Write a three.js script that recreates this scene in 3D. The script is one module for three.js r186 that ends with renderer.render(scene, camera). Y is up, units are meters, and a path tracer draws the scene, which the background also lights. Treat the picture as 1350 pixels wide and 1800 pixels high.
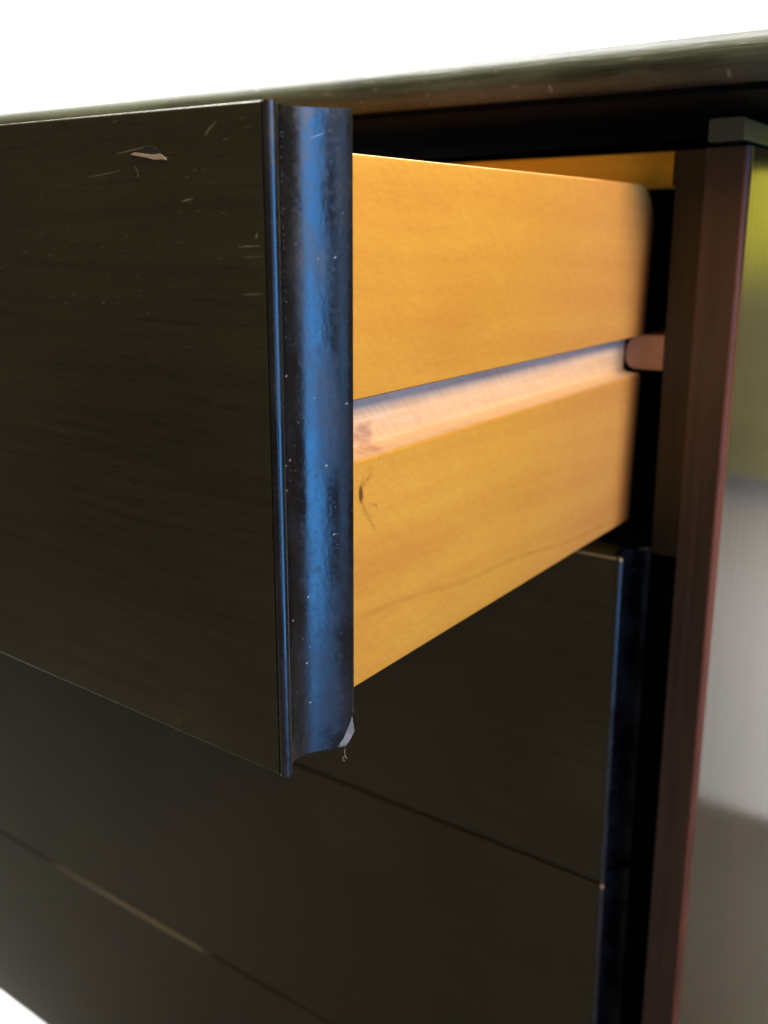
import * as THREE from 'three';
import { toCreasedNormals } from 'three/addons/utils/BufferGeometryUtils.js';
import { mergeGeometries } from 'three/addons/utils/BufferGeometryUtils.js';
import { RoundedBoxGeometry } from 'three/addons/geometries/RoundedBoxGeometry.js';
import { RectAreaLightUniformsLib } from 'three/addons/lights/RectAreaLightUniformsLib.js';

// ------------------------------------------------------------------ camera, room light, exposure
const scene = new THREE.Scene();
const Y0 = 0.75;                                   // height of the open drawer's lower edge above the floor
const camera = new THREE.PerspectiveCamera(56.83, 768 / 1024, 0.02, 60);
camera.position.set(0.1662, 0.1558 + Y0, 0.4425);
camera.rotation.order = 'YXZ';
camera.rotation.set(-0.27709, 0.62854, -0.01471);
camera.focus = 0.295;
camera.userData.fStop = 10;
scene.background = new THREE.Color().setRGB(0.10, 0.088, 0.055);   // the dim rest of the room
RectAreaLightUniformsLib.init();

function areaLight(name, color, intensity, w, h, pos, target) {
  const l = new THREE.RectAreaLight(color, intensity, w, h);
  l.name = name; l.position.set(...pos); l.lookAt(...target); scene.add(l);
  return l;
}
const rgb = (r, g, b) => new THREE.Color().setRGB(r, g, b);

const renderer = new THREE.WebGLRenderer({ antialias: true });
renderer.setSize(768, 1024);
renderer.toneMapping = THREE.LinearToneMapping;
renderer.toneMappingExposure = 1;
renderer.shadowMap.enabled = true;

// ------------------------------------------------------------------ noise and textures
function rng(seed) { let s = seed >>> 0; return () => { s = (s + 0x6D2B79F5) >>> 0; let t = s; t = Math.imul(t ^ (t >>> 15), t | 1); t ^= t + Math.imul(t ^ (t >>> 7), t | 61); return ((t ^ (t >>> 14)) >>> 0) / 4294967296; }; }
const PERM = new Float32Array(65536); { const r = rng(77); for (let i = 0; i < 65536; i++) PERM[i] = r(); }
const hash = (x, y) => PERM[((x * 73 + (y & 1023) * 19349 + x * y * 7) & 65535)];
function vn(x, y) {
  const ix = Math.floor(x), iy = Math.floor(y); let fx = x - ix, fy = y - iy;
  fx = fx * fx * (3 - 2 * fx); fy = fy * fy * (3 - 2 * fy);
  const a = hash(ix, iy), b = hash(ix + 1, iy), c = hash(ix, iy + 1), d = hash(ix + 1, iy + 1);
  return a + (b - a) * fx + (c - a) * fy + (a - b - c + d) * fx * fy;
}
const fbm = (x, y, n = 4) => { let s = 0, a = 0.5, t = 0; for (let i = 0; i < n; i++) { s += a * vn(x + i * 17.3, y + i * 9.1); t += a; a *= 0.5; x *= 2; y *= 2; } return s / t; };
const clamp = (v, a = 0, b = 1) => Math.min(b, Math.max(a, v));
const mix = (a, b, t) => a + (b - a) * t;
const smooth = (v, a, b) => { const t = clamp((v - a) / (b - a)); return t * t * (3 - 2 * t); };
const toS = (v) => (v <= 0.0031308 ? 12.92 * v : 1.055 * Math.pow(v, 1 / 2.4) - 0.055);

class Tex {                                         // a picture in metres: w x h pixels over sw x sh metres
  constructor(w, h, sw, sh) { this.w = w; this.h = h; this.sw = sw; this.sh = sh; this.d = new Float32Array(w * h * 3); }
  fill(f) { for (let j = 0; j < this.h; j++) for (let i = 0; i < this.w; i++) { const c = f((i + 0.5) / this.w * this.sw, (j + 0.5) / this.h * this.sh); const k = (j * this.w + i) * 3; this.d[k] = c[0]; this.d[k + 1] = c[1]; this.d[k + 2] = c[2]; } return this; }
  stroke(x0, y0, x1, y1, r, col, alpha = 1) {       // a soft line, metres
    const px = this.w / this.sw, py = this.h / this.sh, m = r * 2;
    const i0 = Math.max(0, Math.floor((Math.min(x0, x1) - m) * px)), i1 = Math.min(this.w - 1, Math.ceil((Math.max(x0, x1) + m) * px));
    const j0 = Math.max(0, Math.floor((Math.min(y0, y1) - m) * py)), j1 = Math.min(this.h - 1, Math.ceil((Math.max(y0, y1) + m) * py));
    const dx = x1 - x0, dy = y1 - y0, L = dx * dx + dy * dy || 1e-12;
    for (let j = j0; j <= j1; j++) for (let i = i0; i <= i1; i++) {
      const x = (i + 0.5) / px, y = (j + 0.5) / py, t = clamp(((x - x0) * dx + (y - y0) * dy) / L);
      const e = Math.hypot(x - x0 - dx * t, y - y0 - dy * t), a = alpha * (1 - smooth(e, r * 0.5, r * 1.3)) * (1 - 0.6 * Math.abs(t - 0.5) * 2 * (L > 1e-9 ? 1 : 0));
      if (a <= 0) continue;
      const k = (j * this.w + i) * 3; for (let c = 0; c < 3; c++) this.d[k + c] = mix(this.d[k + c], col[c], a);
    }
  }
  done(srgb = true) {
    const out = new Uint8Array(this.w * this.h * 4);
    for (let i = 0; i < this.w * this.h; i++) { for (let c = 0; c < 3; c++) { const v = clamp(this.d[i * 3 + c]); out[i * 4 + c] = Math.round(255 * (srgb ? toS(v) : v)); } out[i * 4 + 3] = 255; }
    const t = new THREE.DataTexture(out, this.w, this.h, THREE.RGBAFormat); t.wrapS = t.wrapT = THREE.MirroredRepeatWrapping;
    t.magFilter = THREE.LinearFilter; t.minFilter = THREE.LinearFilter; if (srgb) t.colorSpace = THREE.SRGBColorSpace; t.needsUpdate = true; return t;
  }
}
const grey = (f) => (x, y) => { const v = f(x, y); return [v, v, v]; };

// dark lacquered veneer with grain along u
function darkWood(seed, base, vary, w = 1024, h = 512, sw = 0.5, sh = 0.25) {
  return new Tex(w, h, sw, sh).fill((x, y) => {
    const g = fbm(x * 14 + seed, y * 420 + 3 * fbm(x * 9, y * 22 + seed), 3), big = fbm(x * 13 + seed * 3, y * 18, 3) * 1.6 - 0.3, pore = smooth(fbm(x * 90 + seed, y * 2600, 2), 0.68, 0.85);  // big: soft blotchy room reflections, put into the colour
    const k = 1 + vary * ((g - 0.5) * 1.2 + (big - 0.5) * 1.0) - 0.3 * pore;
    return [base[0] * k, base[1] * k, base[2] * k];
  });
}
const grainRough = (seed, lo, hi) => new Tex(1024, 512, 0.5, 0.25).fill(grey((x, y) => mix(lo, hi, clamp(0.5 * fbm(x * 16 + seed, y * 18, 4) + 0.5 * fbm(x * 25 + seed, y * 500, 2))))).done(false);
const grainBump = (seed) => new Tex(1024, 512, 0.5, 0.25).fill(grey((x, y) => 0.55 * fbm(x * 20 + seed, y * 700, 3) + 0.25 * fbm(x * 150, y * 2000 + seed, 2) + 0.2 * fbm(x * 30 + seed, y * 30, 2))).done(false);

const LACQ = [0.0290, 0.0232, 0.0115];
// open drawer front: picture covers x -0.30..0.00, y 0..0.19
const frontTex = darkWood(3, LACQ, 0.34, 2048, 1024, 0.30, 0.20);
{
  const X = (x) => x + 0.30, pale = [0.22, 0.19, 0.14], r = rng(5);
  const S = (a, b, c, d, w, k = 0.8) => frontTex.stroke(X(a), b, X(c), d, w, pale, k);
  S(-0.0637, 0.1794, -0.0509, 0.1808, 0.00016, 0.9); S(-0.0772, 0.1734, -0.0623, 0.1749, 0.00014, 0.7);
  S(-0.0564, 0.1759, -0.0551, 0.1742, 0.00018, 0.8); S(-0.0551, 0.1742, -0.0553, 0.1729, 0.00018, 0.8);
  S(-0.0282, 0.1828, -0.0238, 0.1859, 0.00022, 0.7); S(-0.0275, 0.1826, -0.0262, 0.1852, 0.00016, 0.6); S(-0.0381, 0.1664, -0.034, 0.1671, 0.00028, 0.8);
  S(-0.0174, 0.1549, -0.0097, 0.1553, 0.00018, 0.8); S(-0.0165, 0.1522, -0.009, 0.1526, 0.00014, 0.5); S(-0.0165, 0.1427, -0.0095, 0.1431, 0.0002, 0.55); S(-0.0112, 0.1572, -0.0106, 0.1582, 0.0003, 0.9);
  S(-0.0475, 0.1772, -0.0425, 0.1778, 0.00022, 0.8);
  for (let i = 0; i < 150; i++) { const x = -0.16 + 0.155 * r(), y = 0.135 + 0.053 * Math.pow(r(), 0.8), l = 0.0008 + 0.0035 * r() * r(); S(x, y, x + l, y + l * 0.14, 0.00008 + 0.00012 * r(), 0.12 + 0.5 * r() * r()); }
  for (let i = 0; i < 120; i++) { const x = -0.16 + 0.15 * r(), y = 0.19 * r(), l = 0.0005 + 0.004 * r() * r(); S(x, y, x + l, y - l * (0.2 * r() - 0.05), 0.00007 + 0.00008 * r(), 0.08 + 0.3 * r() * r()); }
  for (let i = 0; i < 26; i++) { const x = -0.15 + 0.14 * r(), y = 0.004 + 0.12 * r(); S(x, y, x + 0.0001, y, 0.00014 + 0.00012 * r(), 0.8); }
  for (let a = 0; a < 14; a++) { const t = a / 14 * 6.283, u = (a + 1) / 14 * 6.283; frontTex.stroke(X(-0.0523 + 0.0009 * Math.cos(t)), 0.0042 + 0.0015 * Math.sin(t), X(-0.0523 + 0.0009 * Math.cos(u)), 0.0042 + 0.0015 * Math.sin(u), 0.0003, [0.11, 0.05, 0.015], 0.7); }
  for (let i = 0; i < 90; i++) { const x = -0.16 + 0.15 * r(); S(x, 0.1898 - 0.0003 * r(), x + 0.003 * r(), 0.1899, 0.0002, 0.5 * r()); }
}
const rough1 = grainRough(2, 0.24, 0.42), bump1 = grainBump(4);
const M = {};
M.openFront = new THREE.MeshPhysicalMaterial({ specularIntensity: 0.62, map: frontTex.done(), roughnessMap: rough1, roughness: 1, bumpMap: bump1, bumpScale: 0.00004 });
M.lacquer = new THREE.MeshPhysicalMaterial({ specularIntensity: 0.62, map: darkWood(9, LACQ, 0.32).done(), roughnessMap: rough1, roughness: 1, bumpMap: bump1, bumpScale: 0.00004 });
M.topWood = new THREE.MeshPhysicalMaterial({ map: (() => {
  const t = darkWood(21, [0.066, 0.074, 0.050], 0.9, 2048, 512, 0.5, 0.1), r = rng(8);
  for (let i = 0; i < 900; i++) { const x = 0.5 * r(), y = 0.1 * r(), l = 0.001 + 0.006 * r() * r(); t.stroke(x, y, x + l, y + 0.0003 * (r() - 0.5), 0.00012 + 0.0002 * r(), r() < 0.7 ? [0.30, 0.29, 0.22] : [0.006, 0.006, 0.004], 0.2 + 0.6 * r()); }
  return t.done(); })(), specularIntensity: 0.4, roughness: 0.42, bumpMap: new Tex(2048, 512, 0.5, 0.1).fill(grey((x, y) => 0.6 * fbm(x * 45, y * 1300, 3) + 0.4 * fbm(x * 160, y * 900, 2))).done(false), bumpScale: 0.00022 });
M.cavityShade = new THREE.MeshPhysicalMaterial({ color: rgb(0.003, 0.0025, 0.002), roughness: 0.9, specularIntensity: 0.15 });  // near-black: the shade of the hollows put into the colour
M.block = new THREE.MeshPhysicalMaterial({ color: rgb(0.055, 0.056, 0.034), roughness: 0.5 });
M.redwood = new THREE.MeshPhysicalMaterial({ map: darkWood(31, [0.030, 0.0135, 0.009], 0.6, 1024, 512, 0.5, 0.25).done(), roughness: 0.42, bumpMap: bump1, bumpScale: 0.00005 });
M.wornRed = new THREE.MeshPhysicalMaterial({ map: darkWood(35, [0.12, 0.038, 0.02], 1.0, 1024, 512, 0.5, 0.25).done(), roughness: 0.5, bumpMap: bump1, bumpScale: 0.00005 });
M.divider = new THREE.MeshPhysicalMaterial({ map: darkWood(41, [0.028, 0.019, 0.0105], 0.8, 1024, 512, 0.5, 0.25).done(), roughness: 0.5 });
M.side = new THREE.MeshPhysicalMaterial({ map: darkWood(51, [0.020, 0.011, 0.008], 0.6, 1024, 512, 0.5, 0.25).done(), roughness: 0.13, specularIntensity: 0.50,
  bumpMap: new Tex(512, 1024, 0.25, 0.5).fill(grey((x, y) => 0.7 * fbm(x * 20, y * 260, 3) + 0.3 * fbm(x * 90, y * 900, 2))).done(false), bumpScale: 0.00013 });

// finger pull: u 0..0.05 along the profile, v 0..0.2 up
const pullTex = new Tex(512, 1536, 0.05, 0.20).fill((x, y) => { const k = 0.6 + 0.8 * fbm(x * 160, y * 60, 4), m = smooth(fbm(x * 260 + 9, y * 130, 4), 0.5, 0.8); return [0.0035 * k + 0.001 * m, 0.003 * k + 0.003 * m, 0.006 * k + 0.007 * m]; });
{
  const r = rng(15);
  for (let i = 0; i < 150; i++) { const y = r() < 0.4 ? 0.045 * r() : 0.2 * r(), x = 0.010 + 0.03 * r(); pullTex.stroke(x, y, x + 0.0002 * r(), y + 0.0002 * r(), 0.00006 + 0.00016 * r() * r(), [0.42, 0.46, 0.52], 0.3 + 0.7 * r()); }
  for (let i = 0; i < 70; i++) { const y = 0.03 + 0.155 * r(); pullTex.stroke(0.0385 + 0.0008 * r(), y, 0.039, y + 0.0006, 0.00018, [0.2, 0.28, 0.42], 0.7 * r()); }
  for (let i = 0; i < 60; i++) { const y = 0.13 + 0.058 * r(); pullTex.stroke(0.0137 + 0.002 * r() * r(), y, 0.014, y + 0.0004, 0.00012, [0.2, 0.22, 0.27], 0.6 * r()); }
  for (let i = 0; i < 16; i++) { const x = 0.008 + 0.030 * r(), y = 0.2 * r(); pullTex.stroke(x, y, x + 0.0003, y + 0.0002, 0.00026, [0.55, 0.58, 0.6], 0.9); }
  pullTex.stroke(0.0235, 0.1825, 0.0270, 0.1838, 0.00018, [0.16, 0.32, 0.6], 0.8);
}
const pullRough = new Tex(256, 768, 0.05, 0.20).fill(grey((x, y) => clamp(0.15 + 0.22 * smooth(fbm(x * 150, y * 60, 5), 0.2, 0.9) + 0.06 * smooth(fbm(x * 900, y * 900, 2), 0.5, 0.8) + 0.05 * fbm(x * 900, y * 900, 2)))).done(false);
const pullBump = new Tex(256, 768, 0.05, 0.20).fill(grey((x, y) => 0.6 * fbm(x * 110, y * 34, 3) + 0.4 * fbm(x * 700, y * 300, 2))).done(false);
M.pull = new THREE.MeshPhysicalMaterial({ map: pullTex.done(), roughnessMap: pullRough, roughness: 1, bumpMap: pullBump, bumpScale: 0.00008, ior: 1.9 });

// raw wood of the drawer box: u = distance behind the lip (0..0.36), v = height (0..0.19)
const rawTex = new Tex(2048, 1024, 0.36, 0.19).fill((x, y) => {
  const warp = 0.012 * fbm(x * 7, y * 6 + 3, 3), yy = y + warp + 0.05 * x, g = fbm(x * 6, yy * 150, 3), band = fbm(x * 2.2 + 7, yy * 34, 3), f = fbm(x * 260, yy * 1400, 2), dia = fbm((x + y) * 600, (x - y) * 90, 2), cloud = fbm(x * 18, y * 18, 3);
  const k = 1 + 0.10 * (g - 0.5) - 0.05 * smooth(band, 0.56, 0.78) + 0.07 * (f - 0.5) + 0.05 * (dia - 0.5) + 0.13 * (cloud - 0.5);
  const pink = smooth(x, 0.09, 0.22) * 0.8;  // pinkish sheen towards the rear, warming its shade through the colour
  const rearShade = smooth(x, 0.222, 0.252);                  // shade at the rear end, put into the colour
  return [0.63 * k * (1 - 0.3 * rearShade), mix(0.330, 0.312, pink) * k * k * (1 - 0.52 * rearShade), mix(0.052, 0.095, pink) * k * k * (1 - 0.6 * rearShade)];
});
{
  const r = rng(25), brown = [0.10, 0.035, 0.012];
  for (let i = 0; i < 500; i++) { const x = 0.30 * r(), y = 0.11 + 0.07 * r(), l = 0.001 + 0.004 * r(), a = 0.45 + 0.5 * r(); rawTex.stroke(x, y, x + l * Math.cos(a), y - l * Math.sin(a) * 0.8, 0.00009, [0.72, 0.42, 0.10], 0.10 + 0.25 * r()); }
  const U = (z) => 0.2297 - z;
  let px = U(0.2122), py = 0.0365; for (let i = 1; i <= 12; i++) { const x = U(mix(0.2122, -0.0142, i / 12)), y = mix(0.0365, 0.0145, i / 12) + 0.001 * Math.sin(i * 1.3); rawTex.stroke(px, py, x, y, 0.0011, [0.45, 0.19, 0.025], 0.40); px = x; py = y; }
  const path = [[0.2060, 0.0850], [0.2100, 0.0826], [0.2125, 0.0806], [0.2124, 0.0788], [0.2116, 0.0764], [0.2098, 0.0728], [0.2070, 0.0690], [0.2040, 0.0655]];   // a small dark knot with a hairy streak
  const gs = () => r() + r() + r() - 1.5;
  for (let i = 0; i < 260; i++) { const z = 0.2120 + 0.0010 * gs(), y = 0.0792 + 0.0024 * gs(); rawTex.stroke(U(z), y, U(z) + 0.0003, y - 0.0006, 0.00022, [0.10, 0.036, 0.012], 0.30); }
  for (let i = 0; i < 700; i++) { const k = r() * (path.length - 1.001), a = path[Math.floor(k)], b = path[Math.floor(k) + 1], t = k % 1, z = mix(a[0], b[0], t) + 0.0011 * gs(), y = mix(a[1], b[1], t) + 0.0011 * gs(); rawTex.stroke(U(z), y, U(z) + 0.0005, y - 0.0006, 0.00022, [0.16, 0.06, 0.015], 0.08); }
  for (let i = 0; i < 30; i++) { const t = r(), z = mix(0.2122, 0.2015, t * t), y = 0.0805 + (r() < 0.5 ? 1 : -1) * (0.0005 + 0.007 * t), l = 0.0006 + 0.0018 * r(); rawTex.stroke(U(z), y, U(z) + l * 0.8, y + (y > 0.0805 ? 1 : -1) * l, 0.00012, brown, 0.12 + 0.3 * r()); }
}
const rawBump = new Tex(1024, 512, 0.36, 0.19).fill(grey((x, y) => 0.8 * fbm(x * 60, y * 900, 3) + 0.2 * fbm((x + y) * 700, (x - y) * 160, 2))).done(false);
M.raw = new THREE.MeshPhysicalMaterial({ map: rawTex.done(), roughness: 0.5, bumpMap: rawBump, bumpScale: 0.00003 });
const pinkTex = new Tex(2048, 512, 0.36, 0.04).fill((x, y) => {
  const saw = fbm(x * 520 + y * 500, y * 120, 2), g = fbm(x * 18, y * 420, 3), fuzz = 0.7 * smooth(fbm(x * 70, y * 700, 4) + 0.5 * smooth(y, 0.009, 0.017) - 0.2, 0.4, 0.85), k = 0.86 + 0.14 * (saw - 0.5) + 0.22 * (g - 0.5);
  return [mix(0.84, 0.86, fuzz) * k, mix(0.59, 0.69, fuzz) * k, mix(0.40, 0.56, fuzz) * k];
});
{ // purplish stain at the groove's front end
  const r = rng(3); for (let i = 0; i < 60; i++) { const x = 0.0215 + 0.013 * r(), y = 0.002 + 0.0095 * r(); pinkTex.stroke(x, y, x + 0.003, y, 0.0011, [0.33, 0.14, 0.135], 0.20); }
}
M.groove = new THREE.MeshPhysicalMaterial({ map: pinkTex.done(), roughness: 0.7 });
M.runner = new THREE.MeshPhysicalMaterial({ color: rgb(0.60, 0.33, 0.20), roughness: 0.55, bumpMap: rawBump, bumpScale: 0.00005 });
M.railWood = new THREE.MeshPhysicalMaterial({ map: new Tex(512, 64, 0.5, 0.06).fill((x, y) => { const k = 0.88 + 0.24 * fbm(x * 12, y * 260, 3); return [0.95 * k, 0.50 * k, 0.02 * k]; }).done(), roughness: 0.6 });
M.tan = new THREE.MeshStandardMaterial({ color: rgb(0.40, 0.29, 0.20), roughness: 0.9 });
M.pit = new THREE.MeshStandardMaterial({ color: rgb(0.010, 0.005, 0.004), roughness: 0.9 });
M.paleChip = new THREE.MeshStandardMaterial({ map: new Tex(128, 256, 0.006, 0.012).fill((x, y) => { const k = 0.5 + 0.9 * fbm(x * 1600, y * 500, 3); return [0.20 * k, 0.22 * k, 0.26 * k]; }).done(), roughness: 0.7 });
M.lightened = new THREE.MeshStandardMaterial({ color: rgb(0.20, 0.165, 0.10), roughness: 0.5 });  // light on the drawer edges, put into a pale colour
M.fibre = new THREE.MeshStandardMaterial({ color: rgb(0.30, 0.29, 0.24), roughness: 0.6 });

// ------------------------------------------------------------------ shape helpers
const O = new THREE.Vector3(-0.34, -Y0, -0.2);      // base of the chest, in drawing coordinates (x right, y up from the drawer's lower edge, z out of the front)
function uvBy(g, f) { const p = g.attributes.position, u = new Float32Array(p.count * 2); for (let i = 0; i < p.count; i++) { const t = f(p.getX(i), p.getY(i), p.getZ(i)); u[2 * i] = t[0]; u[2 * i + 1] = t[1]; } g.setAttribute('uv', new THREE.BufferAttribute(u, 2)); return g; }
const alongX = (sw, sh) => (x, y, z) => [x / sw + 7, (y - z * 0.999) / sh + 7];
const alongY = (sw, sh) => (x, y, z) => [y / sw + 7, (x - z) / sh + 7];
function add(parent, name, g, m, origin = O) {
  g.translate(-origin.x, -origin.y, -origin.z);
  const o = new THREE.Mesh(g, m); o.name = name; o.castShadow = o.receiveShadow = true; parent.add(o); return o;
}
// a prism of the closed outline pts [[a,b],...] between c0 and c1; axis 'x': (a,b)=(z,y); 'y': (a,b)=(x,z); 'z': (a,b)=(x,y). c0/c1 may be functions of the index
function prism(pts, c0, c1, axis, crease = 0.7, uv = null) {
  const f0 = typeof c0 === 'function' ? c0 : () => c0, f1 = typeof c1 === 'function' ? c1 : () => c1, P = [], U = [], N = [];
  const at = (a, b, c) => (axis === 'x' ? [c, b, a] : axis === 'y' ? [a, c, b] : [a, b, c]), n = pts.length;
  const turn = Math.sign(THREE.ShapeUtils.area(pts.map((p) => new THREE.Vector2(...p)))), E = [];
  for (let i = 0; i < n; i++) { const p = pts[i], q = pts[(i + 1) % n], l = Math.hypot(q[0] - p[0], q[1] - p[1]) || 1e-9; E.push([turn * (q[1] - p[1]) / l, -turn * (q[0] - p[0]) / l, l]); }
  const normal = (e, o) => { // of edge e at the end it shares with edge o: long flat edges keep their own normal
    const a = E[e], b = E[o]; if (a[0] * b[0] + a[1] * b[1] < Math.cos(crease)) return at(a[0], a[1], 0);
    const wa = a[2] * a[2], wb = b[2] * b[2], x = a[0] * wa + b[0] * wb, y = a[1] * wa + b[1] * wb, l = Math.hypot(x, y); return at(x / l, y / l, 0);
  };
  const push = (v, nn, u) => { P.push(...v); N.push(...nn); U.push(...u); };
  const tri = (V) => { const [a, b, c] = V.map((v) => new THREE.Vector3(...v[0])), f = b.sub(a).cross(c.sub(a)); if (f.dot(new THREE.Vector3(...V[0][1]).add(new THREE.Vector3(...V[1][1])).add(new THREE.Vector3(...V[2][1]))) < 0) V = [V[0], V[2], V[1]]; for (const v of V) push(...v); };
  let len = 0;
  for (let i = 0; i < n; i++) {
    const j = (i + 1) % n, d = E[i][2], na = normal(i, (i + n - 1) % n), nb = normal(i, j);
    const a = [at(...pts[i], f0(i)), na, [len, f0(i)]], b = [at(...pts[j], f0(j)), nb, [len + d, f0(j)]], c = [at(...pts[j], f1(j)), nb, [len + d, f1(j)]], e = [at(...pts[i], f1(i)), na, [len, f1(i)]];
    tri([a, b, c]); tri([a, c, e]); len += d;
  }
  for (const [i, j, k] of THREE.ShapeUtils.triangulateShape(pts.map((p) => new THREE.Vector2(...p)), []))
    for (const [f, dir] of [[f1, 1], [f0, -1]]) tri([i, j, k].map((t) => [at(...pts[t], f(t)), at(0, 0, dir * Math.sign(f1(t) - f0(t))), pts[t]]));
  const g = new THREE.BufferGeometry(); g.setAttribute('position', new THREE.Float32BufferAttribute(P, 3)); g.setAttribute('normal', new THREE.Float32BufferAttribute(N, 3)); g.setAttribute('uv', new THREE.Float32BufferAttribute(U, 2));
  if (uv) uvBy(g, uv);
  return g;
}
function rrect(a0, b0, a1, b1, r, n = 4) {          // rounded rectangle, r may be [r00, r10, r11, r01]
  const R = Array.isArray(r) ? r : [r, r, r, r], C = [[a0, b0, 180, 0], [a1, b0, 270, 1], [a1, b1, 0, 2], [a0, b1, 90, 3]], out = [];
  for (const [a, b, d, i] of C) {
    const q = R[i]; if (!q) { out.push([a, b]); continue; }
    const ca = a + (i === 0 || i === 3 ? q : -q), cb = b + (i < 2 ? q : -q);
    for (let k = 0; k <= n; k++) { const t = (d + 90 * k / n) * Math.PI / 180; out.push([ca + q * Math.cos(t), cb + q * Math.sin(t)]); }
  }
  return out;
}
function tag(o, label, category, extra = {}) { o.userData = { label, category, ...extra }; return o; }
function struct(name, g, m) { const o = add(scene, name, g, m, new THREE.Vector3(0, 0, 0)); o.userData.kind = 'structure'; return o; }

// ------------------------------------------------------------------ setting: white wall and floor the photograph shows as pure white, grey floor and an added leaf-green curtain seen only as reflections
M.white = new THREE.MeshStandardMaterial({ color: rgb(0.86, 0.86, 0.85), roughness: 0.9 });
M.floor = new THREE.MeshStandardMaterial({ map: new Tex(256, 256, 1, 1).fill((x, y) => { const k = 0.85 + 0.3 * fbm(x * 9, y * 9, 4); return [0.085 * k, 0.075 * k, 0.058 * k]; }).done(), roughness: 0.6 });
struct('floor', uvBy(new THREE.BoxGeometry(7, 0.05, 6).translate(-0.5, -0.025, 1.0), (x, y, z) => [x, z]), M.floor);
struct('wall', new THREE.BoxGeometry(4.6, 3.2, 0.1).translate(-1.75, 1.6, -1.05), M.white);
{ // white paper lying on the floor, running up the wall
  const pts = [[-0.996, 0.3], [-0.996, 0.12]];
  for (let i = 1; i <= 8; i++) { const t = Math.PI / 2 * i / 8; pts.push([-0.876 - 0.12 * Math.cos(t), 0.124 - 0.12 * Math.sin(t)]); }
  pts.push([0.04, 0.004], [0.04, 0.006]);
  for (let i = 8; i >= 1; i--) { const t = Math.PI / 2 * i / 8; pts.push([-0.874 - 0.12 * Math.cos(t), 0.126 - 0.12 * Math.sin(t)]); }
  pts.push([-0.994, 0.12], [-0.994, 0.3]);
  struct('backdrop', prism(pts, -2.6, -0.12, 'x'), M.white);
}
{ // pleated curtain added behind the chest's right side for the panel's reflection
  const reflection_cloth = new THREE.PlaneGeometry(0.48, 1.22, 90, 24), p = reflection_cloth.attributes.position;
  for (let i = 0; i < p.count; i++) p.setZ(i, 0.018 * Math.sin(p.getX(i) * 75) + 0.006 * Math.sin(p.getX(i) * 31 + p.getY(i) * 4));
  reflection_cloth.computeVertexNormals();
  const t = new Tex(256, 512, 0.75, 1.35).fill((x, y) => {
    const a = smooth(y + 0.10 * fbm(x * 6, y * 5), 0.32, 0.46), m = fbm(x * 9, y * 7, 4), b = smooth(m, 0.48, 0.66);
    const lo = [mix(0.20, 0.36, b), mix(0.24, 0.33, b), mix(0.15, 0.15, b)], hi = [0.95, 0.92, 0.12];
    return [0, 1, 2].map((c) => mix(lo[c], hi[c], a));
  }).done();
  const o = add(scene, 'reflection_cloth', reflection_cloth.translate(0.31, 0.57 + 0.61, -0.95), new THREE.MeshStandardMaterial({ map: t, roughness: 0.95, side: THREE.DoubleSide }), new THREE.Vector3());
  tag(o, 'yellow-green curtain, added and seen only as a blurred reflection in the glossy side panel', 'reflection_cloth');
}

// ------------------------------------------------------------------ chest
const chest = new THREE.Group(); chest.name = 'chest_of_drawers'; chest.position.copy(O).add(new THREE.Vector3(0, Y0, 0)); scene.add(chest);
tag(chest, 'dark brown lacquered chest of drawers with its top drawer pulled open', 'chest of drawers');
const XL = -0.735, ZB = -0.44, BOT = -0.6315, TILT = -0.022;
function tilt(g, x, y, a) { g.translate(-x, -y, 0); g.rotateZ(a); g.translate(x, y, 0); return g; }

{ // floating top with a rounded front edge
  const pts = [[ZB - 0.01, 0.2156], [0.024, 0.2156]];
  for (let i = 0; i <= 14; i++) { const t = -Math.PI / 2 + Math.PI * i / 14; pts.push([0.0235 + 0.0090 * Math.cos(t), 0.2249 + 0.0093 * Math.sin(t)]); }
  pts.push([ZB - 0.01, 0.2342]);
  add(chest, 'table_top', tilt(prism(pts, XL - 0.06, 0.20, 'x', 0.9, alongX(0.5, 0.1)), 0.05, 0.225, TILT), M.topWood);
}
add(chest, 'underside_shade', tilt(new THREE.BoxGeometry(0.20 - XL, 0.003, 0.022 - ZB).translate((0.20 + XL) / 2, 0.2143, (0.020 + ZB) / 2), 0.05, 0.225, TILT), M.cavityShade);  // dark sheet standing for the shade beneath the top
for (const [x0, x1] of [[0.0238, 0.0388], [XL + 0.003, XL + 0.018]])
  add(chest, 'spacer_block', prism(rrect(x0, 0.1958, x1, 0.2052, 0.0012, 3), ZB + 0.03, 0.003, 'z', 0.9), M.block);
for (const s of [0, 1]) // packing strips that carry the top above the blocks, set back in the shadow
  add(chest, 'support_strip', new THREE.BoxGeometry(0.008, 0.0165, 0.36).translate(s ? XL + 0.010 : 0.0275, 0.2125, -0.25), M.cavityShade);
add(chest, 'carcass_top', new THREE.BoxGeometry(0.0215 - XL - 0.02, 0.010, 0.345).translate((0.0215 + XL + 0.02) / 2, 0.2012, ZB + 0.1775), M.cavityShade);
add(chest, 'front_rail', tilt(prism(rrect(-0.055, 0.1800, -0.025, 0.1957, 0.0008, 3), XL + 0.022, -0.0008, 'x', 0.7, (x, y, z) => [x / 0.5 + 3, (y - z) / 0.06]), 0, 0.19, -0.012), M.railWood);
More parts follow.
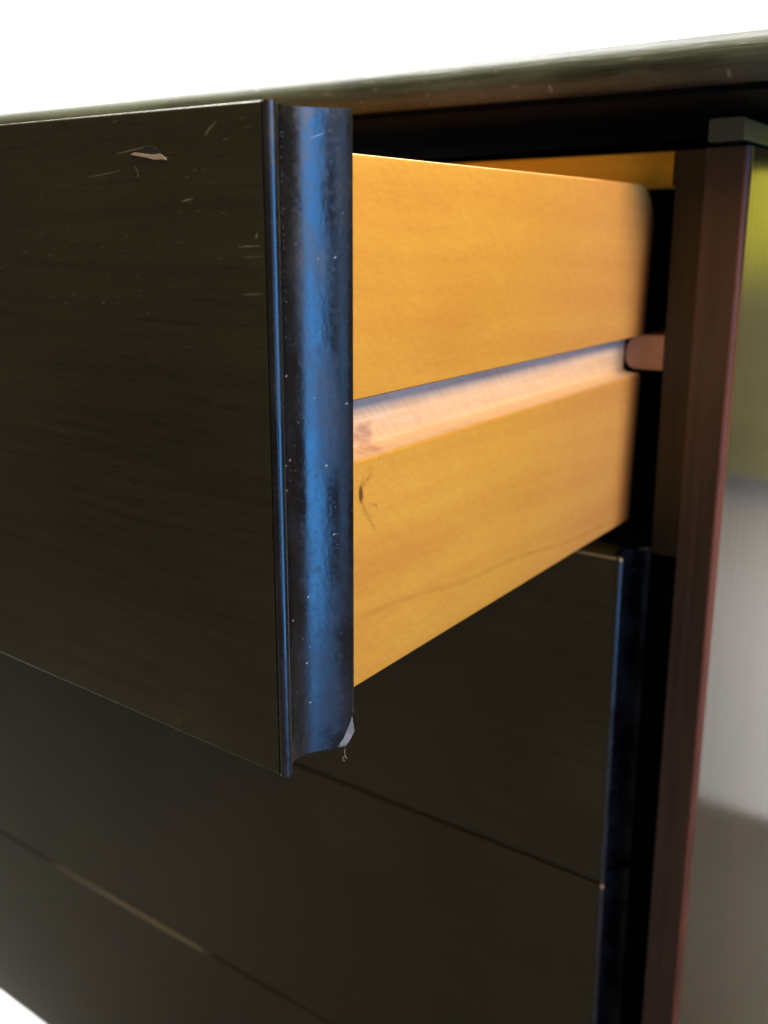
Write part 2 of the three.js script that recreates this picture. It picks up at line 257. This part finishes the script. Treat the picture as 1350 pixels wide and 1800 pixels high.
// side panels, with rounded front corners
add(chest, 'side_panel', prism(rrect(0.0229, ZB, 0.0414, 0, [0, 0, 0.0024, 0.0012], 5), BOT, 0.1938, 'y', 0.7, (x, y, z) => [y / 0.5 + 5, (z + x * 0.7) / 0.25 + 5]), M.side);
add(chest, 'front_edging', prism([[0.0226, -0.004], [0.0390, -0.004], [0.0390, 0.0006], [0.0230, 0.0006], [0.0226, 0.0002]], BOT, 0.1936, 'y', 0.5, alongY(0.5, 0.25)), M.redwood);
add(chest, 'side_panel', prism(rrect(XL, ZB, XL + 0.0185, 0, [0, 0, 0.0012, 0.0024], 5), BOT, 0.1938, 'y', 0.7, (x, y, z) => [y / 0.5 + 5, (z + x * 0.7) / 0.25 + 5]), M.side);
{ const pts = [[0.0391, -0.004], [0.0417, -0.004]]; for (let i = 0; i <= 6; i++) { const t = Math.PI / 2 * i / 6; pts.push([0.0393 + 0.0024 * Math.cos(t), -0.0020 + 0.0026 * Math.sin(t)]); } pts.push([0.0391, 0.0006]);
  add(chest, 'worn_corner', prism(pts, BOT, 0.1935, 'y', 0.5, alongY(0.5, 0.25)), M.wornRed); }
add(chest, 'divider_strip', prism(rrect(0.0004, ZB + 0.02, 0.0227, -0.025, [0, 0, 0.0006, 0.0006], 3), -0.004, 0.1956, 'y', 0.7, alongY(0.5, 0.25)), M.divider);
add(chest, 'gap_shade', new THREE.BoxGeometry(0.027, -0.005 - BOT - 0.001, 0.39).translate(0.0087, (-0.005 + BOT) / 2, -0.226), M.cavityShade);  // black filler added where the gap only lies in shade
add(chest, 'back_panel', new THREE.BoxGeometry(0.023 - XL - 0.02, 0.832, 0.008).translate((0.023 + XL + 0.0185) / 2, -0.2115, ZB + 0.012), M.cavityShade);
add(chest, 'bottom_board', prism(rrect(ZB + 0.02, BOT + 0.001, -0.03, BOT + 0.016, 0.001, 2), XL + 0.02, 0.0003, 'x', 0.7, alongX(0.5, 0.25)), M.lacquer);
for (const [x, z] of [[XL + 0.22, -0.06], [XL + 0.22, ZB + 0.04], [0.015, -0.03], [0.015, ZB + 0.04]])
  add(chest, 'leg', new THREE.CylinderGeometry(0.016, 0.011, -BOT * 0 + Y0 + BOT - 0.006, 16).translate(x, (-Y0 + BOT) / 2 + 0.003, z), M.lacquer);

// profile of the finger pull at a drawer's right end: (x, z behind the front face)
const CHIP = (x) => 0.0120 * Math.pow(clamp((x + 0.0044) / 0.0045), 1.6) + 0.0004 * Math.sin(x * 4000);
const PULL = [[-0.0084, -0.0006], [-0.0077, -0.0001], [-0.0069, 0.0001], [-0.0060, -0.0003], [-0.0053, -0.0011], [-0.0050, -0.0021], [-0.0055, -0.0032], [-0.0071, -0.0043], [-0.0088, -0.0056], [-0.0097, -0.0076], [-0.0101, -0.0100], [-0.0099, -0.0126], [-0.0091, -0.0151], [-0.0077, -0.0176], [-0.0059, -0.0200], [-0.0040, -0.0222], [-0.0022, -0.0240], [-0.0006, -0.0253], [0.0000, -0.0257], [0.0000, -0.0266], [-0.0002, -0.0268], [-0.0030, -0.0268], [-0.0125, -0.0268], [-0.0125, -0.0050], [-0.0084, -0.0050]];
{ // refine the cove into a smooth curve
  const head = PULL.slice(0, 6), cove = new THREE.CatmullRomCurve3(PULL.slice(6, 18).map(([x, z]) => new THREE.Vector3(x, z, 0))).getPoints(36).map((p) => [p.x, p.y]);
  PULL.splice(0, 18, ...head, ...cove);
}
function pullGeometry(y0, y1, zf, chipped) {
  let acc = 0; const U = PULL.map((p, i) => (i ? (acc += Math.hypot(p[0] - PULL[i - 1][0], p[1] - PULL[i - 1][1])) : 0));
  const bot = (i) => { const z = PULL[i][1], x = PULL[i][0]; return !chipped || x < -0.0044 || z > -0.0200 ? y0 : y0 + CHIP(x); };
  const g = prism(PULL.map(([x, z]) => [x, zf + z]), bot, y1, 'y', 0.75);
  const u = g.attributes.uv; for (let i = 0; i < u.count; i++) u.setXY(i, u.getX(i) / 0.05, (u.getY(i) - y0) / 0.2);
  return g;
}
function frontPanel(xl, y0, y1, zf, uv) { return mergeGeometries([prism(rrect(zf - 0.0262, y0 + 0.0006, zf - 0.0045, y1 - 0.0006, 0), xl, -0.0128, 'x', 0.9, uv), prism(rrect(zf - 0.0046, y0, zf, y1, [0, 0.0007, 0.0008, 0], 5), xl, -0.0084, 'x', 0.9, uv)]); }

// closed drawers
const ys = [[-0.1965, -0.0020, 'second drawer from the top, closed'], [-0.4088, -0.1986, 'third drawer from the top, closed'], [-0.6305, -0.4108, 'lowest drawer, closed']];
const pullXY = (i) => i;
ys.forEach(([y0, y1, label], i) => {
  const d = new THREE.Group(); d.name = i ? 'drawer_00' + i : 'drawer'; d.userData.label = label; chest.add(d);
  add(d, 'front_panel', frontPanel(XL + 0.0215, y0, y1, 0, (x, y, z) => [x / 0.5 + i * 0.37 + 4, (y - z) / 0.25 + i * 0.41 + 3]), M.lacquer);
  add(d, 'finger_pull', pullGeometry(y0, y1, 0, false), M.pull);
  if (i === 0) { const g = new THREE.CapsuleGeometry(0.0006, 0.022, 4, 10); g.rotateZ(Math.PI / 2); add(d, 'edge_highlight', g.translate(-0.020, y1 - 0.0004, -0.0006), M.lightened).userData.label = 'pale strip standing for light on the top edge'; const h = new THREE.CapsuleGeometry(0.0005, 0.005, 4, 10); h.rotateZ(Math.PI / 2); h.rotateY(0.7); add(d, 'lip_glint', h.translate(-0.0028, y1 - 0.0002, -0.0238), M.paleChip); }  // light on top edge and lip, put in as pale strips
  if (i < 2) { const g = new THREE.IcosahedronGeometry(0.0013, 2); g.scale(1, 0.8, 1); add(d, 'worn_corner', g.translate(-0.0066, y1 - 0.0007, -0.0012), M.tan).userData.label = 'rubbed bare wood at the worn corner'; }
  if (i === 2) { // blurred highlight along the top edge, put in as a pale strip
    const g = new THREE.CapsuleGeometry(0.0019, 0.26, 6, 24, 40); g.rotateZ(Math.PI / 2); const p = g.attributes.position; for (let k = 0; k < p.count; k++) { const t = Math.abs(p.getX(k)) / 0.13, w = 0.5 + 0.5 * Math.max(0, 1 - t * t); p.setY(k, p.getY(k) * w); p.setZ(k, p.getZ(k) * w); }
    g.computeVertexNormals(); const o = add(d, 'edge_highlight', g.translate(-0.45, y1 - 0.0012, -0.0012), M.lightened); o.userData.label = 'pale strip standing for a blurred highlight on the drawer edge';
  }
  const box = [new THREE.BoxGeometry(0.014, 0.13, 0.30).translate(-0.024, (y0 + y1) / 2, -0.2275), new THREE.BoxGeometry(0.014, 0.13, 0.30).translate(XL + 0.035, (y0 + y1) / 2, -0.2275)];
  add(d, 'drawer_side', box[0], M.raw); add(d, 'drawer_side', box[1], M.raw);
});

// the open drawer, hanging slightly askew on its runners
const D = 0.2553, XO = XL + 0.0215;
const open = new THREE.Group(); open.name = 'drawer_003'; open.userData.label = 'open top drawer with scratched dark front and orange-yellow wooden side'; chest.add(open);
const PIV = new THREE.Vector3(0, 0.095, 0); open.position.copy(PIV).sub(O); open.rotation.z = -0.02636;
const front = add(open, 'front_panel', frontPanel(XO, 0, 0.19, D, (x, y, z) => [(x + 0.30) / 0.30 + 4, (y + (z - D) * 0.3) / 0.20]), M.openFront, PIV);
add(open, 'finger_pull', pullGeometry(0, 0.19, D, true), M.pull, PIV);
{ // broken-away lower corner of the lip: pale torn wood
  const P = [], n = 7, bot = [0.0001, 0.0016, 0.0042, 0.0078, 0.0088];
  const top = [], low = [];
  const lip = PULL.filter(([x, z]) => x > -0.0044 && z < -0.0200 && z > -0.0258);
  for (let k = 0; k < 5; k++) { const [x, z] = lip[Math.round(k / 4 * (lip.length - 1))]; bot[k] = CHIP(x); top.push([x, bot[k], D + z]); low.push([x - 0.0004 + 0.0002 * (k % 2), Math.max(0, bot[k] - 0.0020 - 0.0011 * k), D + z - 0.0009 - 0.0002 * k]); }
  const q = (a, b, c, d) => P.push(...a, ...b, ...c, ...a, ...c, ...d);
  for (let k = 0; k < 4; k++) { q(low[k], low[k + 1], top[k + 1], top[k]); const b0 = [low[k][0] - 0.0014, low[k][1] + 0.001, low[k][2] - 0.0006], b1 = [low[k + 1][0] - 0.0014, low[k + 1][1] + 0.001, low[k + 1][2] - 0.0006]; q(b0, b1, low[k + 1], low[k]); q(top[k], top[k + 1], b1, b0); }
  const g = new THREE.BufferGeometry(); g.setAttribute('position', new THREE.Float32BufferAttribute(P, 3)); g.computeVertexNormals(); uvBy(g, (x, y) => [x / 0.006, y / 0.012]);
  const m = M.paleChip; m.side = THREE.DoubleSide; add(open, 'chipped_corner', g, m, PIV);
}
{ // gouge near the top of the front: dark pit above, torn pale fibre below
  const lens = (pts, z) => { const s = new THREE.Shape(pts.map((p) => new THREE.Vector2(...p))); return new THREE.ExtrudeGeometry(s, { depth: 0.0001, bevelEnabled: true, bevelThickness: 0.00012, bevelSize: 0.0001, bevelSegments: 1 }).translate(0, 0, z); };
  add(open, 'gouge', lens([[-0.0555, 0.1794], [-0.0530, 0.1803], [-0.0500, 0.1811], [-0.0475, 0.1806], [-0.0455, 0.1788], [-0.0435, 0.1779], [-0.0480, 0.1783], [-0.0520, 0.1788]], D - 0.0001), M.pit, PIV);
  add(open, 'splinter', lens([[-0.0578, 0.1790], [-0.0560, 0.1794], [-0.0525, 0.1790], [-0.0490, 0.1786], [-0.0455, 0.1787], [-0.0437, 0.1778], [-0.0432, 0.1772], [-0.0450, 0.1774], [-0.0480, 0.1774], [-0.0515, 0.1781], [-0.0550, 0.1786]], D - 0.00002), M.tan, PIV);
}
// drawer sides: outline with the runner groove, split into smooth board and rough groove
function drawerSide(xo, dir) {
  const y0 = 0.0122, y1 = 0.1802, gB = 0.0900, gT = 0.1093, dep = 0.0098, th = 0.016, zf = D - 0.0266, zb = -0.0235, r = 0.0012, RC = 0.020, Z = [zf];
  for (let i = 0; i <= 10; i++) Z.push(zb + RC * (1 - Math.sin(i / 10 * Math.PI / 2)));
  const drop = (y, z) => (y < y1 - 0.003 ? y : y - (z > zb + RC ? 0 : RC - Math.sqrt(Math.max(0, RC * RC - (zb + RC - z) ** 2))));
  const board = [[xo, y0 + r], [xo, gB - 0.0006], [xo - dir * 0.0006, gB]], groove = [[xo - dir * 0.0004, gB - 0.0002], [xo - dir * (dep - 0.0022), gB + 0.0004], [xo - dir * (dep - 0.0006), gB + 0.0010], [xo - dir * dep, gB + 0.0026], [xo - dir * dep, gT - 0.0004], [xo - dir * (dep - 0.0004), gT], [xo - dir * 0.0002, gT]];
  const upper = [[xo, gT + 0.0003], [xo, y1 - r], [xo - dir * r * 0.3, y1 - r * 0.3], [xo - dir * r, y1], [xo - dir * (th - r), y1], [xo - dir * th, y1 - r], [xo - dir * th, y0], [xo - dir * r, y0], [xo - dir * r * 0.3, y0 + r * 0.3], [xo, y0 + r]];
  const strip = (L) => { const P = []; for (let k = 0; k + 1 < Z.length; k++) for (let i = 0; i + 1 < L.length; i++) { const a = L[i], b = L[i + 1], at = (p, z) => [p[0], drop(p[1], z), z], q = [at(a, Z[k]), at(b, Z[k]), at(b, Z[k + 1]), at(a, Z[k + 1])]; const T = dir > 0 ? [0, 2, 1, 0, 3, 2] : [0, 1, 2, 0, 2, 3]; for (const t of T) P.push(...q[t]); } return P; };
  const capPts = [...board, ...groove.slice(1), ...upper.slice(0, -1)], cap = [];
  for (const t of THREE.ShapeUtils.triangulateShape(capPts.map((p) => new THREE.Vector2(...p)), [])) for (const i of t) cap.push(capPts[i][0], drop(capPts[i][1], zb), zb);
  const mk = (P) => { let g = new THREE.BufferGeometry(); g.setAttribute('position', new THREE.Float32BufferAttribute(P, 3)); g = toCreasedNormals(g, 0.5); return g; };
  const a = uvBy(mk([...strip(board), ...strip(upper), ...cap]), (x, y, z) => [(0.2297 - z) / 0.36, y / 0.19]);
  const b = uvBy(mk(strip(groove)), (x, y, z) => [(0.2297 - z) / 0.36, (y - gB + Math.abs(x - xo) * 0.35) / 0.04]);
  const s = add(open, 'drawer_side', a, M.raw, PIV); s.material = M.raw; M.raw.side = M.groove.side = THREE.DoubleSide;
  add(open, 'runner_groove', b, M.groove, PIV);
}
drawerSide(-0.0100, 1); drawerSide(XL + 0.029, -1);
add(open, 'drawer_back', uvBy(new THREE.BoxGeometry(-0.0262 - XL - 0.0455, 0.13, 0.012).translate((-0.0262 + XL + 0.0455) / 2, 0.092, -0.0165), (x, y, z) => [x / 0.36 + 3, y / 0.19]), M.raw, PIV);
add(open, 'drawer_bottom', new THREE.BoxGeometry(-0.0262 - XL - 0.0455, 0.006, 0.240).translate((-0.0262 + XL + 0.0455) / 2, 0.0225, 0.1085), M.raw, PIV);

// wooden runners fixed to the divider strips
const runnerOutline = rrect(-0.0192, 0.0922, 0.0004, 0.1093, [0.0058, 0, 0, 0.0082], 8);
add(chest, 'drawer_runner', prism(runnerOutline, ZB + 0.06, -0.0248, 'z', 0.5, (x, y, z) => [z / 0.36 + 3, y / 0.19]), M.runner);

// ------------------------------------------------------------------ fibre on the chipped corner
const tube = (pts, r) => new THREE.TubeGeometry(new THREE.CatmullRomCurve3(pts.map((p) => new THREE.Vector3(...p))), pts.length * 8, r, 5);
{
  const c = [0.0018, -0.0012, 0.2312].map((v, i) => v + [-0.0058, 0.0012, 0.0002][i]);
  const loop = []; for (let i = 0; i <= 14; i++) { const t = i / 14 * 6.6; loop.push([c[0] + 0.0006 * Math.cos(t) , c[1] - 0.0032 + 0.0006 * Math.sin(t), c[2] + 0.0002 * t]); }
  const f = tube([[c[0], c[1] + 0.0004, c[2]], [c[0] - 0.0002, c[1] - 0.0014, c[2]], [c[0] + 0.0001, c[1] - 0.0022, c[2] + 0.0002], ...loop], 0.00009); f.translate(0, Y0, 0);
  tag(add(scene, 'fibre', f, M.fibre, new THREE.Vector3()), 'tiny curled pale fibre dangling from the chipped lower corner of the finger pull', 'fibre');
}

// ------------------------------------------------------------------ lamps and windows (outside the picture)
const glow = (r, g, b) => new THREE.MeshStandardMaterial({ color: rgb(0.02, 0.02, 0.02), emissive: rgb(r, g, b), roughness: 0.5 });
const frameM = new THREE.MeshStandardMaterial({ color: rgb(0.5, 0.5, 0.48), roughness: 0.5 });
function lightPanel(name, label, category, color, strength, w, h, pos, target) {
  const g = new THREE.Group(); g.name = name; g.position.set(...pos); scene.add(g); g.lookAt(...target);
  const Z = new THREE.Vector3();
  add(g, 'pane', new THREE.BoxGeometry(w, h, 0.01).translate(0, 0, -0.02), glow(color[0] * 0.3, color[1] * 0.3, color[2] * 0.3), Z);
  for (const s of [-1, 1]) { add(g, 'frame', new THREE.BoxGeometry(0.04, h + 0.08, 0.05).translate(s * (w / 2 + 0.02), 0, -0.03), frameM, Z); add(g, 'frame', new THREE.BoxGeometry(w, 0.04, 0.05).translate(0, s * (h / 2 + 0.02), -0.03), frameM, Z); }
  tag(g, label, category);
  areaLight(name.replace('window', 'daylight') + '_light', rgb(...color), strength, w, h, pos, target);
}
lightPanel('window', 'tall bluish window to the right of the chest, outside the picture', 'window', [0.075, 0.38, 0.97], 5.0, 0.54, 1.24, [1.25, 0.68, 0.62], [0, 0.68, 0.42]);
lightPanel('window', 'narrow pale blue window in front and to the right, outside the picture', 'window', [0.14, 0.45, 1.0], 1.0, 0.34, 1.2, [1.30, 0.70, 1.62], [0, 0.7, 0.1]);
lightPanel('window', 'high square panel added for the warm key light, right of the chest and outside the picture', 'window', [1.0, 0.73, 0.37], 37, 0.75, 0.6, [1.56, 1.95, 0.58], [-0.02, 0.86, 0.12]);  // added as the warm key light; no such window is seen
lightPanel('ceiling_lamp', 'broad pale ceiling lamp above the chest, outside the picture', 'lamp', [1.0, 0.98, 0.72], 3.0, 2.4, 1.7, [-1.1, 2.7, 0.45], [-1.1, 0, 0.45]);
lightPanel('ceiling_lamp', 'small bright ceiling lamp hung lower than the broad one, outside the picture', 'lamp', [1.0, 0.93, 0.66], 22, 0.42, 0.42, [-0.50, 2.5, 0.55], [-0.3, 0, 0.4]);
lightPanel('added_flood', 'long white flood lamp added high above the wall behind the chest, outside the picture', 'lamp', [1, 1, 1], 44, 1.7, 0.5, [-0.95, 2.5, -0.30], [-0.85, 0.7, -1.0]);  // added to make the wall white
lightPanel('added_flood', 'added white flood lamp lighting the paper left of the chest, outside the picture', 'lamp', [1, 1, 1], 22, 0.7, 0.5, [-1.9, 1.2, -0.35], [-0.8, 0, -0.2]);  // added to whiten the paper at the lower left
lightPanel('added_flood', 'low flood lamp added on the floor behind the chest, turned to the wall', 'lamp', [1, 1, 1], 9, 0.7, 0.2, [-0.45, 0.16, -0.52], [-0.05, 0.40, -1.0]);  // added, hidden by the chest, to brighten the lower wall
{ const seen = {}; for (const o of scene.children) { if (o.isLight) continue; const k = o.name; seen[k] = (seen[k] ?? -1) + 1; if (seen[k]) o.name = k + '_00' + seen[k]; } }
renderer.render(scene, camera);
